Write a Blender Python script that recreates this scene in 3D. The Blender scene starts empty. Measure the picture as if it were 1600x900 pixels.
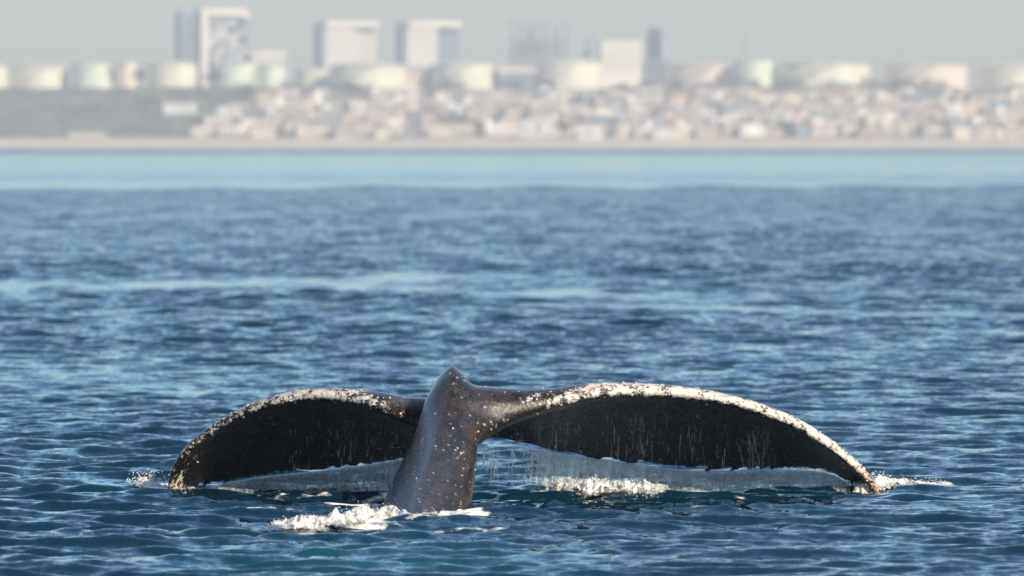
import bpy, bmesh, math, random
import numpy as np
from mathutils import Vector, Matrix

sc = bpy.context.scene
COL = sc.collection
R = math.radians

# ------------------------------------------------------------------ camera
CAM_H = 2.19                       # metres above the water
LENS = 250.0
A = 36.0 / 1600.0 / LENS           # radians per photo pixel
HOR = 226.5                        # horizon row in the photo
PITCH = math.atan((450 - HOR) * A)
cam = bpy.data.cameras.new('camera'); cam.lens = LENS; cam.sensor_width = 36.0
cam.clip_start = 0.5; cam.clip_end = 60000
cam.dof.use_dof = True; cam.dof.focus_distance = 44.2; cam.dof.aperture_fstop = 4.2
cam_o = bpy.data.objects.new('camera', cam); COL.objects.link(cam_o)
cam_o.location = (0, 0, CAM_H); cam_o.rotation_euler = (math.pi / 2 - PITCH, 0, 0)
sc.camera = cam_o

# ------------------------------------------------------------------ sky, sun, exposure
SUN_AZ, SUN_EL = 135.0, 31.0       # azimuth clockwise from the view direction
world = bpy.data.worlds.new('World'); sc.world = world; world.use_nodes = True
wn = world.node_tree
sky = wn.nodes.new('ShaderNodeTexSky'); sky.sky_type = 'NISHITA'; sky.sun_disc = False
sky.sun_elevation = R(SUN_EL); sky.sun_rotation = R(SUN_AZ)
sky.air_density = 1.0; sky.dust_density = 0.8; sky.ozone_density = 2.6
wn.links.new(sky.outputs[0], wn.nodes['Background'].inputs[0])
wn.nodes['Background'].inputs[1].default_value = 0.13
sun = bpy.data.lights.new('sun', 'SUN'); sun.energy = 5.0; sun.angle = R(0.53); sun.color = (1.0, 0.85, 0.66)
sun_o = bpy.data.objects.new('sun', sun); COL.objects.link(sun_o)
to_sun = Vector((math.sin(R(SUN_AZ)) * math.cos(R(SUN_EL)), math.cos(R(SUN_AZ)) * math.cos(R(SUN_EL)), math.sin(R(SUN_EL))))
sun_o.rotation_euler = to_sun.to_track_quat('Z', 'Y').to_euler(); sun_o.location = (60, -40, 90)
sc.view_settings.view_transform = 'Standard'; sc.view_settings.look = 'None'
sc.view_settings.exposure = 0.40; sc.view_settings.gamma = 1.0
sc.cycles.use_denoising = True
sc.cycles.max_bounces = 8; sc.cycles.transparent_max_bounces = 16; sc.cycles.volume_bounces = 1

# ------------------------------------------------------------------ photo pixel <-> place
cp, sp = math.cos(PITCH), math.sin(PITCH)
def at(px, py, Y):
    u, v = (px - 800) * A, (450 - py) * A
    dx, dy, dz = u, cp + v * sp, -sp + v * cp
    t = Y / dy
    return Vector((dx * t, Y, CAM_H + dz * t))
def ground(px, py):                # the point of the sea surface seen at a pixel
    u, v = (px - 800) * A, (450 - py) * A
    dx, dy, dz = u, cp + v * sp, -sp + v * cp
    t = -CAM_H / dz
    return dx * t, dy * t

# ------------------------------------------------------------------ helpers
def link(name, mesh, parent=None, mat=None):
    o = bpy.data.objects.new(name, mesh); COL.objects.link(o)
    if parent is not None: o.parent = parent
    if mat is not None and mesh is not None and not mesh.materials: mesh.materials.append(mat)
    return o
def empty(name, loc, rz=0.0):
    o = bpy.data.objects.new(name, None); COL.objects.link(o)
    o.location = loc; o.rotation_euler = (0, 0, rz); o.empty_display_size = 0.5
    return o
def tag(o, label=None, cat=None, group=None, kind=None):
    if label: o['label'] = label
    if cat: o['category'] = cat
    if group: o['group'] = group
    if kind: o['kind'] = kind
    return o
def mesh_np(name, verts, faces, smooth=True):
    verts = np.asarray(verts, np.float32); faces = np.asarray(faces, np.int32)
    me = bpy.data.meshes.new(name)
    n, k = faces.shape
    me.vertices.add(len(verts)); me.vertices.foreach_set('co', verts.ravel())
    me.loops.add(n * k); me.loops.foreach_set('vertex_index', faces.ravel())
    me.polygons.add(n); me.polygons.foreach_set('loop_start', np.arange(0, n * k, k, dtype=np.int32))
    me.polygons.foreach_set('loop_total', np.full(n, k, np.int32))
    me.update(calc_edges=True); me.validate()
    if smooth: me.polygons.foreach_set('use_smooth', np.ones(len(me.polygons), bool))
    return me
def attr(me, name, vals):
    a = me.attributes.new(name, 'FLOAT', 'POINT'); a.data.foreach_set('value', np.asarray(vals, np.float32))
def sstep(a, b, x):
    t = np.clip((x - a) / (b - a), 0, 1); return t * t * (3 - 2 * t)

class NT:                          # small node-tree writer
    def __init__(s, name):
        s.m = bpy.data.materials.new(name); s.m.use_nodes = True; s.t = s.m.node_tree
        s.b = s.t.nodes['Principled BSDF']; s.out = s.t.nodes['Material Output']
    def n(s, typ, **kw):
        nd = s.t.nodes.new(typ)
        for k, v in kw.items(): setattr(nd, k, v)
        return nd
    def put(s, val, sock):
        if hasattr(val, 'is_output'): s.t.links.new(val, sock)
        else: sock.default_value = val
    def math(s, op, a, b=0.0, clamp=False):
        nd = s.n('ShaderNodeMath', operation=op); nd.use_clamp = clamp
        s.put(a, nd.inputs[0]); s.put(b, nd.inputs[1]); return nd.outputs[0]
    def vec(s, op, a, b=(0, 0, 0), scale=None):
        nd = s.n('ShaderNodeVectorMath', operation=op)
        s.put(a, nd.inputs[0]); s.put(b, nd.inputs[1])
        if scale is not None: s.put(scale, nd.inputs['Scale'])
        return nd.outputs[0]
    def mapr(s, v, a, b, c=0.0, d=1.0, smooth=True):
        nd = s.n('ShaderNodeMapRange'); nd.interpolation_type = 'SMOOTHSTEP' if smooth else 'LINEAR'
        s.put(v, nd.inputs[0])
        for i, q in enumerate((a, b, c, d)): s.put(q, nd.inputs[i + 1])
        return nd.outputs[0]
    def mix(s, f, a, b):
        nd = s.n('ShaderNodeMix', data_type='RGBA'); s.put(f, nd.inputs[0])
        s.put(a, nd.inputs[6]); s.put(b, nd.inputs[7]); return nd.outputs[2]
    def noise(s, vec, scale, detail=4.0, rough=0.55):
        nd = s.n('ShaderNodeTexNoise'); s.put(vec, nd.inputs['Vector'])
        nd.inputs['Scale'].default_value = scale; nd.inputs['Detail'].default_value = detail; nd.inputs['Roughness'].default_value = rough
        return nd
    def voro(s, vec, scale):
        nd = s.n('ShaderNodeTexVoronoi'); s.put(vec, nd.inputs['Vector']); nd.inputs['Scale'].default_value = scale
        return nd
    def pos(s): return s.n('ShaderNodeNewGeometry').outputs['Position']
    def attr(s, name):
        nd = s.n('ShaderNodeAttribute'); nd.attribute_name = name; return nd.outputs['Fac']
    def bump(s, h, strength, dist):
        nd = s.n('ShaderNodeBump'); nd.inputs['Strength'].default_value = strength; nd.inputs['Distance'].default_value = dist
        s.put(h, nd.inputs['Height']); return nd.outputs[0]
    def set(s, **kw):
        for k, v in kw.items(): s.put(v, s.b.inputs[k.replace('_', ' ')])
        return s.m
def c4(r, g, b): return (r, g, b, 1.0)

def paint(name, col, rough=0.7, var=0.25, scale=0.08):     # weathered wall paint, concrete, metal ...
    t = NT(name); p = t.pos()
    n = t.noise(p, scale, 5.0, 0.6).outputs[0]
    dark = c4(*(q * (1 - var) for q in col)); lite = c4(*(min(1, q * (1 + var * .5)) for q in col))
    return t.set(Base_Color=t.mix(t.mapr(n, .3, .7), dark, lite), Roughness=rough)

# ------------------------------------------------------------------ sea
rng = np.random.default_rng(7)
NW = 120
lam = np.exp(rng.uniform(math.log(0.13), math.log(4.0), NW)); lam.sort()
kk = 2 * math.pi / lam
th = R(-78) + rng.normal(0, R(30), NW)                       # travel roughly towards the camera
kx, ky = (kk * np.cos(th)), (kk * np.sin(th))
ph = rng.uniform(0, 2 * math.pi, NW)
slope = 0.040 * np.minimum(1.0, (0.42 / lam)) ** 0.95 * np.where(lam > 1.5, .55, 1.0)
amp = slope / kk
def vnoise(x, y, seed):            # smooth pseudo-noise from a few sines
    r = np.random.default_rng(seed); v = np.zeros_like(x)
    for i in range(7):
        a, f, p = r.uniform(0, 6.28), r.uniform(.5, 1.8), r.uniform(0, 6.28)
        v += np.sin((x * math.cos(a) + y * math.sin(a)) * f + p)
    return v / 3.5
def roughness_field(x, y):         # 1 = wind-ruffled, 0 = slick
    xs = x / np.maximum(y, 1) / A + 800                      # bearing, only to lay the slicks where they lie
    m = np.ones_like(x)
    w = vnoise(x * .8, y * .05, 3)
    br = np.clip(.86 + .2 * vnoise(x * 1.7, y * .12, 4), 0, 1); jit = 1.6 * vnoise(x * 3.5, y * 1.1, 6) + .8 * vnoise(x * 9, y * 2.5, 7)
    c1 = 116.3 + 1.5 * w + x * .75 * sstep(3, -3, x); g1 = br * np.exp(-np.abs((y + jit - c1) / (4.2 + 1.0 * w)) ** 2.4) * sstep(4.5, -1.5, x)
    w2 = vnoise(x * .9, y * .05, 5)
    c2 = 109.6 - 1.55 * (x + 3) + 1.3 * w2; g2 = br * np.exp(-np.abs((y + jit - c2) / (3.2 + .8 * w2)) ** 2.4) * sstep(-4.6, -2.0, x) * sstep(4.2, 1.0, x)
    c3 = 95.5 - .5 * x + 1.8 * vnoise(x * .8, y * .05, 8); g3 = .8 * br * np.exp(-((y - c3) / 1.8) ** 2) * sstep(-1, 2, x) * sstep(14, 7, x)
    c4_ = 84 + 2 * vnoise(x * .7, y * .05, 11); g4 = .6 * br * np.exp(-((y - c4_) / 1.3) ** 2) * sstep(2, 5, x)
    m *= 1 - 0.90 * np.clip(g1 + g2 + g3 + g4, 0, 1)
    edge = 366 + 22 * vnoise(x * .06, y * .004, 21) + x * 1.0
    far = sstep(edge - 16, edge + 16, y + 14 * vnoise(x * .7, y * .05, 23))
    patch = 0.80 + .20 * np.clip(1.6 * vnoise(x * .012, np.log(np.maximum(y, 1)) * 16, 31), -1, 1)
    back = sstep(1350, 2000, y)
    m *= 1 - far * (1 - back) * patch * .985
    return m
def gust(x, y): return 1.0 + .28 * vnoise(x * .5, y * .22, 41) * sstep(20, 40, y) + .12 * vnoise(x * .15, y * .06, 42)
def waves(x, y, rough, space):     # displacement (dx, dy, dz)
    dz = np.zeros_like(x); dx = np.zeros_like(x); dy = np.zeros_like(x)
    for i in range(NW):
        wgt = np.clip((lam[i] / np.maximum(space, 1e-3) - 2.2) / 2.0, 0, 1)
        if not np.any(wgt > 0): continue
        f = wgt * rough * (1 + (min(.042 / float(slope[i]), 2.6) - 1) * np.clip((y - 55) / 110, 0, 1))   # open water farther out is choppier
        p = float(kx[i]) * x + float(ky[i]) * y + float(ph[i])
        s, c = np.sin(p), np.cos(p)
        dz += float(amp[i]) * f * s
        q = float(.75 * amp[i] / kk[i]) * f * c
        dx += q * float(kx[i]); dy += q * float(ky[i])
    return dx, dy, dz
def make_sea():
    rows = np.concatenate([np.linspace(-40, 26, 34), np.exp(np.arange(math.log(26.5), math.log(130), 0.00128)),
                           np.exp(np.arange(math.log(130.4), math.log(420), 0.0026)), np.exp(np.linspace(math.log(424), math.log(4620), 110))])
    q = np.linspace(0, 1, 66)[1:]; wing = .078 + .012 * q + .19 * q ** 2.2      # bearing of the columns outside the middle
    mid = np.linspace(-.078, .078, 341); ang = np.concatenate([-wing[::-1], mid, wing])
    X = ang[None, :] * (np.maximum(rows, 20)[:, None] + 12 * (np.abs(ang) > .078) * (np.abs(ang) - .078)[None, :] / .2)
    out = np.array([4, 12, 40, 150, 700, 3300.0])
    X = np.concatenate([X[:, :1] - out[::-1][None, :], X, X[:, -1:] + out[None, :]], 1); us = np.zeros(X.shape[1])
    Y = np.repeat(rows[:, None], len(us), 1)
    sp_y = np.gradient(rows)[:, None] * np.ones_like(X); sp_x = np.abs(np.gradient(X, axis=1))
    space = np.maximum(sp_y, sp_x)
    x, y, s = X.ravel(), Y.ravel(), space.ravel()
    rf = roughness_field(x, y); g = np.clip(gust(x, y), .4, 1.7)
    dx, dy, dz = (np.zeros_like(x) for _ in range(3)); B = 30000
    x4, y4, w4, s4 = (q.astype(np.float32) for q in (x, y, rf * g, s))
    for b in range(0, len(x), B):
        k = slice(b, b + B)
        if s4[k].min() > 2.5: continue
        dx[k], dy[k], dz[k] = waves(x4[k], y4[k], w4[k], s4[k])
    damp = (s < 3).astype(float)
    v = np.stack([x + dx * damp, y + dy * damp, dz * damp], 1)
    nr, nc = len(rows), len(us)
    i = np.arange(nr * nc).reshape(nr, nc)
    f = np.stack([i[:-1, :-1].ravel(), i[:-1, 1:].ravel(), i[1:, 1:].ravel(), i[1:, :-1].ravel()], 1)
    me = mesh_np('sea', v, f)
    attr(me, 'ruffle', rf * g)
    attr(me, 'subgrid', sstep(.07, .34, s) + 2.2 * sstep(1350, 2100, y))   # waves finer than the grid are carried by the shading normal
    # foam film: laid where the tail has churned the water
    fo = np.zeros_like(x)
    def blob(px, py, rx, ry, k=1.0):
        nonlocal fo
        gx, gy = ground(px, py); fo = np.maximum(fo, k * np.exp(-((x - gx) / rx) ** 2 - ((y - gy) / ry) ** 2))
    for px, py, rx, ry, k in FOAM_FILM: blob(px, py, rx, ry, k)
    attr(me, 'foam', fo)
    tx, ty = ground(600, 875)
    attr(me, 'aerated', np.exp(-((x - tx) / .75) ** 2 - ((y - ty) / 1.5) ** 2))
    return me
FOAM_FILM = [(450, 828, .25, .28, .8), (520, 822, .35, .32, 1.0), (600, 812, .35, .35, 1.0), (665, 806, .3, .25, .95), (725, 806, .22, .18, .85),
             (430, 800, .4, .3, .42), (540, 790, .45, .3, .50), (480, 778, .5, .35, .42), (600, 778, .2, .3, .5), (820, 798, .3, .25, .55), (770, 803, .3, .2, .5),
             (900, 772, .3, .3, .75), (960, 775, .3, .3, .95), (1020, 775, .25, .25, .85), (1090, 775, .35, .25, .5), (1200, 780, .4, .25, .42),
             (250, 762, .25, .3, .75), (1380, 762, .2, .3, .8), (1440, 757, .25, .3, .7), (880, 765, .2, .2, .6), (690, 830, .6, .3, .4)]

t = NT('sea_water'); p = t.pos(); ruf = t.attr('ruffle'); foam = t.attr('foam')
ps = t.vec('MULTIPLY', p, (1.0, 0.55, 1.0))
def nvec(scale, detail): return t.vec('SUBTRACT', t.noise(ps, scale, detail, .6).outputs['Color'], (.5, .5, .5))
nz = t.vec('ADD', t.vec('SCALE', nvec(1.3, 2.0), scale=0.42), t.vec('ADD', t.vec('SCALE', nvec(7.0, 3.0), scale=0.55), t.vec('SCALE', nvec(19.0, 2.0), scale=0.35)))
nz = t.vec('MULTIPLY', nz, (1.0, 1.0, 0.0))
nz = t.vec('SCALE', nz, scale=t.math('MULTIPLY', t.mapr(ruf, 0.0, 1.3, 0.06, 1.15, False), t.math('ADD', t.math('MULTIPLY', t.attr('subgrid'), .3), 1.0)))
# wind waves run towards -Y and are steeper on that face: the unresolved ripples lean the same way
lean = t.n('ShaderNodeCombineXYZ'); t.put(t.math('MULTIPLY', t.mapr(ruf, 0.0, 1.0, -.010, -.085, False), t.math('ADD', t.math('MULTIPLY', t.math('MINIMUM', t.attr('subgrid'), 1.0), .85), .35)), lean.inputs[1])
nrm = t.vec('NORMALIZE', t.vec('ADD', t.vec('ADD', t.n('ShaderNodeNewGeometry').outputs['Normal'], nz), lean.outputs[0]))
fn = t.noise(p, 9.0, 6.0, .65).outputs[0]; fv = t.voro(t.vec('ADD', p, t.vec('SCALE', nvec(5., 3.), scale=.25)), 7.0).outputs[0]
net = t.math('ADD', t.math('MULTIPLY', fn, .65), t.math('MULTIPLY', fv, .55))
fm = t.mapr(t.math('SUBTRACT', t.math('ADD', net, foam), 1.0), 0.0, 0.22)
fm = t.math('MULTIPLY', fm, t.mapr(foam, 0.1, 0.35))
deep = t.mix(t.math('MULTIPLY', t.attr('aerated'), .75), c4(.0022, .021, .040), c4(.006, .065, .09))
t.t.nodes.remove(t.b)
df = t.n('ShaderNodeBsdfDiffuse'); t.put(t.mix(fm, deep, c4(.78, .78, .74)), df.inputs['Color']); t.put(nrm, df.inputs['Normal'])
gl = t.n('ShaderNodeBsdfGlossy'); gl.inputs['Color'].default_value = c4(.80, .94, .98); gl.inputs['Roughness'].default_value = .06; t.put(nrm, gl.inputs['Normal'])
fr_ = t.n('ShaderNodeFresnel'); fr_.inputs['IOR'].default_value = 1.34; t.put(nrm, fr_.inputs['Normal'])
mx = t.n('ShaderNodeMixShader'); t.put(t.math('MULTIPLY', fr_.outputs[0], t.math('SUBTRACT', 1.0, t.math('MULTIPLY', fm, .9))), mx.inputs[0])
t.put(df.outputs[0], mx.inputs[1]); t.put(gl.outputs[0], mx.inputs[2]); t.put(mx.outputs[0], t.out.inputs['Surface'])
M_SEA = t.m
sea = tag(link('sea', make_sea(), mat=M_SEA), kind='structure')

# ------------------------------------------------------------------ shore and hill
def hill_z(x, y):
    z = np.interp(y, [4440, 4500, 4515, 4562, 4580, 4700, 4880, 5800, 7000], [-2.5, -.05, 1.2, 5.2, 6.2, 20.5, 41.0, 43.5, 8.0])
    return z + 1.2 * vnoise(np.asarray(x) * .012, np.asarray(y) * .012, 51) * sstep(4590, 4640, y)
def hz(x, y): return float(hill_z(np.array([float(x)]), np.array([float(y)]))[0])
def terrain(name, y0, y1, ny, mat, x1=2600, nx=420, dz=0.0):
    xs = np.linspace(-x1, x1, nx); ys = np.linspace(y0, y1, ny)
    X, Y = np.meshgrid(xs, ys); Z = hill_z(X, Y) + dz
    i = np.arange(nx * ny).reshape(ny, nx)
    f = np.stack([i[:-1, :-1].ravel(), i[:-1, 1:].ravel(), i[1:, 1:].ravel(), i[1:, :-1].ravel()], 1)
    return tag(link(name, mesh_np(name, np.stack([X.ravel(), Y.ravel(), Z.ravel()], 1), f), mat=mat), kind='structure')
t = NT('dry_sand'); n = t.noise(t.pos(), .05, 5).outputs[0]
terrain('beach', 4440, 4584, 40, t.set(Base_Color=t.mix(t.mapr(n, .3, .7), c4(.56, .45, .33), c4(.70, .59, .46)), Roughness=.95))
t = NT('scrub_ground'); n = t.noise(t.pos(), .03, 6, .65).outputs[0]; n2 = t.noise(t.pos(), .012, 3).outputs[0]
terrain('hillside', 4583, 6990, 240, t.set(Base_Color=t.mix(t.mapr(n2, .35, .7), t.mix(t.mapr(n, .35, .65), c4(.10, .115, .08), c4(.18, .185, .13)), c4(.24, .22, .17)), Roughness=.95), dz=.06)

# materials of the town
WALLS = {'cream': paint('cream_stucco', (.74, .66, .52)), 'white': paint('white_stucco', (.84, .82, .77)), 'peach': paint('peach_stucco', (.76, .58, .44)),
         'pale pink': paint('pink_stucco', (.74, .61, .55)), 'tan': paint('tan_stucco', (.56, .47, .36)), 'light grey': paint('grey_stucco', (.52, .52, .51)),
         'grey blue': paint('grey_blue_boards', (.24, .29, .34)), 'terracotta': paint('terracotta_stucco', (.47, .29, .20)), 'sage': paint('sage_stucco', (.45, .48, .38))}
ROOFS = {'brown': paint('brown_shingle', (.22, .18, .15)), 'grey': paint('grey_felt', (.34, .34, .34)), 'tile': paint('clay_tile', (.40, .24, .17)), 'pale': paint('pale_gravel', (.58, .52, .43))}
t = NT('window_glass'); M_GLASS = t.set(Base_Color=c4(.03, .045, .06), Roughness=.08, IOR=1.5)
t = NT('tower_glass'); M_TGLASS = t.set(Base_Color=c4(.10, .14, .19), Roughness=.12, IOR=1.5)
M_TANK = paint('cream_tank_paint', (.82, .79, .62), .5, .14, .12); M_TANKG = paint('pale_green_tank_paint', (.74, .80, .62), .5, .14, .12)
M_TANKP = paint('pinkish_tank_paint', (.82, .70, .56), .5, .14, .12); M_STEEL = paint('dull_steel', (.28, .30, .33), .5, .3, .1)
M_FRAME = paint('cream_concrete', (.84, .78, .68), .7, .1, .05); M_BLUEW = paint('blue_grey_cladding_and_shade', (.29, .35, .42), .5, .15, .05)  # the blue-grey also paints the shaded side faces of the slab towers

BOX = {}
def unit_box(mat):
    if mat.name not in BOX:
        bm = bmesh.new(); bmesh.ops.create_cube(bm, size=1.0)
        me = bpy.data.meshes.new('block'); bm.to_mesh(me); bm.free(); me.materials.append(mat); BOX[mat.name] = me
    return BOX[mat.name]
GAB = {}
def gable(mat):
    if mat.name not in GAB:
        v = [(-.5, -.5, 0), (.5, -.5, 0), (.5, .5, 0), (-.5, .5, 0), (-.5, 0, 1), (.5, 0, 1)]
        me = bpy.data.meshes.new('gable'); me.from_pydata(v, [], [(0, 1, 5, 4), (2, 3, 4, 5), (1, 2, 5), (3, 0, 4), (3, 2, 1, 0)]); me.materials.append(mat); GAB[mat.name] = me
    return GAB[mat.name]
def box(parent, name, mat, x0, x1, y0, y1, z0, z1):
    o = link(name, unit_box(mat), parent)
    o.location = ((x0 + x1) / 2, (y0 + y1) / 2, (z0 + z1) / 2); o.scale = (x1 - x0, y1 - y0, z1 - z0)
    return o
CYL = {}
def cyl_mesh(mat, key, profile, seg=40):
    k = (mat.name, key)
    if k not in CYL:
        v, f = [], []
        for r, z in profile:
            for j in range(seg):
                a = 2 * math.pi * j / seg; v.append((r * math.cos(a), r * math.sin(a), z))
        for i in range(len(profile) - 1):
            for j in range(seg):
                b, d = i * seg + j, i * seg + (j + 1) % seg; f.append((b, d, d + seg, b + seg))
        CYL[k] = mesh_np(key, v, f); CYL[k].materials.append(mat)
    return CYL[k]

# ------------------------------------------------------------------ storage tanks on the crest
def tank(pl, pr, ptop, Y, mat, label, cap=.10):
    c = at((pl + pr) / 2, 150, Y); r = (pr - pl) / 2 * A * Y
    top = at(0, ptop, Y).z; base = hz(c.x, Y) - .8
    h = (top - base) / (1 + 0.0)
    e = tag(empty('storage_tank', (c.x, Y, base)), label, 'storage tank', 'storage tanks along the crest')
    hs = h - r * cap
    s = link('shell', cyl_mesh(mat, 'shell', [(1, 0), (1, 1)]), e); s.scale = (r, r, hs)
    k = link('roof', cyl_mesh(mat, 'tank_roof', [(1.004, 0), (.75, .45), (.4, .8), (.001, 1)]), e); k.location = (0, 0, hs); k.scale = (r, r, r * cap)
    g = link('wind_girder', cyl_mesh(M_STEEL, 'girder', [(1.003, 0), (1.025, 0), (1.025, 1), (1.003, 1)]), e); g.location = (0, 0, hs - 1.0); g.scale = (r, r, .35)
    st = link('stair', None or stair_mesh(), e, M_STEEL); st.scale = (r, r, hs)
    return e
_st = []
def stair_mesh():
    if not _st:
        v, f = [], []
        for i in range(13):
            a = R(-150 + i * 6); z = i / 12
            for rr in (1.004, 1.04):
                v += [(rr * math.cos(a), rr * math.sin(a), max(z - .03, 0)), (rr * math.cos(a), rr * math.sin(a), z)]
        for i in range(12):
            b = i * 4; f += [(b, b + 4, b + 5, b + 1), (b + 2, b + 3, b + 7, b + 6), (b + 1, b + 5, b + 7, b + 3), (b, b + 2, b + 6, b + 4)]
        _st.append(mesh_np('stair', v, f, False))
    return _st[0]
tank(18, 108, 99, 4945, M_TANK, 'cream storage tank nearest the left end of the tank row')
tank(112, 173, 96, 4930, M_TANKG, 'pale green-cream storage tank left of the small pinkish tank')
tank(182, 214, 95, 4930, M_TANKP, 'small narrow pinkish storage tank, slimmest of the row')
tank(229, 308, 95, 4930, M_TANK, 'cream storage tank below left of the framed glass tower')
tank(336, 399, 97, 4940, M_TANKG, 'pale green storage tank directly below the framed glass tower')
tank(403, 443, 100, 4935, M_TANKG, 'small pale storage tank in front of the low cream block')
tank(462, 517, 106, 4960, M_TANK, 'low cream storage tank at the foot of the left slab tower')
tank(515, 636, 96, 4930, M_TANK, 'wide cream storage tank between the two cream slab towers')
tank(675, 777, 95, 4930, M_TANK, 'wide cream storage tank left of the pipe-column plant')
tank(836, 940, 91, 4930, M_TANK, 'domed cream storage tank left of the square cream block')
tank(1040, 1166, 95, 4960, M_TANKP, 'broad pinkish-cream storage tank right of the dark tower')
tank(1146, 1209, 91, 4925, M_TANKG, 'pale green storage tank overlapping the broad pinkish tank')
tank(1210, 1360, 94, 4930, M_TANK, 'widest cream storage tank, alone against the sky on the right', .07)
tank(1381, 1512, 96, 4930, M_TANKP, 'pinkish storage tank at the right-hand end of the row', .07)
tank(1530, 1640, 98, 4940, M_TANK, 'cream storage tank cut by the right edge of the view')
tank(-90, 12, 97, 4935, M_TANK, 'cream storage tank cut by the left edge of the view')

# ------------------------------------------------------------------ towers and blocks behind the tanks
def place(pl, pr, ptop, Y, rz=0.0):
    """root at ground level below the middle of a pixel span; returns root, width and height in metres"""
    c = at((pl + pr) / 2, 150, Y); b = hz(c.x, Y)
    return (c.x, Y, b - .5), (pr - pl) * A * Y, at(0, ptop, Y).z - b + .5
def window_grid(e, mat, x0, x1, y, z0, z1, nx, nz, w, h, name='window', skip=0.0, rnd=None):
    for i in range(nx):
        for j in range(nz):
            if rnd and rnd.random() < skip: continue
            cx = x0 + (i + .5) * (x1 - x0) / nx; cz = z0 + (j + .5) * (z1 - z0) / nz
            box(e, name, mat, cx - w / 2, cx + w / 2, y - .25, y + .05, cz - h / 2, cz + h / 2)
rd = random.Random(4)
# framed hotel-like tower on the left
loc, w, h = place(280, 388, 13, 5450)
e = tag(empty('office_tower', loc, R(14)), 'tall tower with dark blue flank, cream frame and mottled glass front', 'tower')
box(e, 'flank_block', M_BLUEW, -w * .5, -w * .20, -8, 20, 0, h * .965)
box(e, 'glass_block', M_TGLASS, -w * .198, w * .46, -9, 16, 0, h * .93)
box(e, 'frame_pillar', M_FRAME, -w * .24, -w * .12, -14, -9.2, 0, h * .90)
fr = box(e, 'frame_cap', M_FRAME, -w * .24, w * .40, -14, 14, h * .905, h)
box(e, 'frame_lip', M_FRAME, w * .401, w * .47, -13, 12, h * .88, h * .975)
window_grid(e, WALLS['white'], -w * .10, w * .44, -9.1, h * .30, h * .88, 8, 14, 3.2, 2.2, 'spandrel_panel', .42, rd)
window_grid(e, M_GLASS, -w * .48, -w * .26, -8.1, h * .30, h * .92, 3, 12, 2.6, 2.0)
# twin slab towers
for pl, pr, pt, lab, dark in ((497, 590, 33, 'cream slab tower with edge shaded in blue, left of the two alike', .0), (625, 718, 33, 'cream slab tower with darker recessed glass, right of the two alike', 1)):
    loc, w, h = place(pl, pr, pt, 5500)
    e = tag(empty('slab_tower', loc, R(13)), lab, 'tower', 'twin cream slab towers')
    box(e, 'side_wall', M_BLUEW, -w * .49, -w * .42, -10, 22, 0, h * .985)  # shade of the left face, painted in as blue-grey
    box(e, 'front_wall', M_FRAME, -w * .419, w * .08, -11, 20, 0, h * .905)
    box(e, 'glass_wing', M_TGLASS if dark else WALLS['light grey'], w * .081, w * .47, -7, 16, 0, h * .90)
    box(e, 'roof_slab', M_FRAME, -w * .419, w * .48, -13, 20, h * .91, h)
    window_grid(e, M_FRAME if not dark else M_BLUEW, w * .10, w * .46, -7.1, h * .35, h * .88, 4, 11, 4.0, 1.6, 'spandrel_panel')
    window_grid(e, paint('grey_pane', (.5, .5, .5)), -w * .38, w * .05, -11.1, h * .35, h * .86, 5, 10, 1.5, 1.6)  # panes in plain mid grey
# low cream block right of the framed tower
loc, w, h = place(390, 446, 80, 5150)
e = tag(empty('low_block', loc, R(8)), 'low wide cream block behind the small pale tank', 'building')
box(e, 'wall', M_FRAME, -w / 2, w / 2, -8, 10, 0, h * .93); box(e, 'parapet', WALLS['white'], -w / 2 - .4, w / 2 + .4, -8.5, 10.5, h * .93, h)
window_grid(e, M_GLASS, -w / 2, w / 2, -8.1, h * .6, h * .9, 6, 2, 2.0, 2.0)
# pipe-column plant
loc, w, h = place(795, 889, 34, 5300)
e = tag(empty('process_plant', loc), 'hazy grey steel plant with a row of tall thin columns', 'plant')
box(e, 'base_block', M_STEEL, -w / 2, w / 2, -10, 10, 0, h * .52)
for z0, z1 in ((.60, .63), (.70, .73)): box(e, 'deck', M_STEEL, -w * .47, w * .47, -8, 8, h * z0, h * z1)
for q, px in enumerate((801, 814, 827, 839, 852, 868, 884)):
    x = (px - 842) * A * 5300
    c = link('column', cyl_mesh(M_STEEL, 'column', [(1, 0), (1, .8), (.8, .82), (.8, 1), (.01, 1)], 12), e); c.location = (x, -2 + (q % 3) * 3, 0); c.scale = (1.7 + .3 * (q % 2), 1.7, h * (1 - .02 * (q % 3)))
for i in range(6):
    x = (-.42 + i * .168) * w; box(e, 'frame_post', M_STEEL, x - .6, x + .6, -9, -7.8, h * .52, h * .72)
# low grey building in front of it
loc, w, h = place(778, 836, 104, 4920)
e = tag(empty('pump_house', loc, R(6)), 'low grey flat building below the pipe-column plant', 'building')
box(e, 'wall', WALLS['grey blue'], -w / 2, w / 2, -5, 6, 0, h * .72); box(e, 'roof', WALLS['pale pink'], -w / 2 - .5, w / 2 + .5, -5.6, 6.6, h * .72, h)
window_grid(e, M_GLASS, -w / 2, w / 2, -5.1, h * .3, h * .65, 6, 1, 2.2, 1.8)
# small block on the crest in front of the right slab tower
loc, w, h = place(634, 680, 104, 4935)
e = tag(empty('crest_block', loc, R(9)), 'small pinkish flat block at the foot of the right slab tower', 'building')
box(e, 'wall', WALLS['pale pink'], -w / 2, w / 2, -5, 6, 0, h * .9); box(e, 'roof', ROOFS['grey'], -w / 2 - .4, w / 2 + .4, -5.5, 6.5, h * .9, h)
window_grid(e, M_GLASS, -w / 2, w / 2, -5.1, h * .2, h * .85, 5, 3, 1.8, 1.6)
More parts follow.
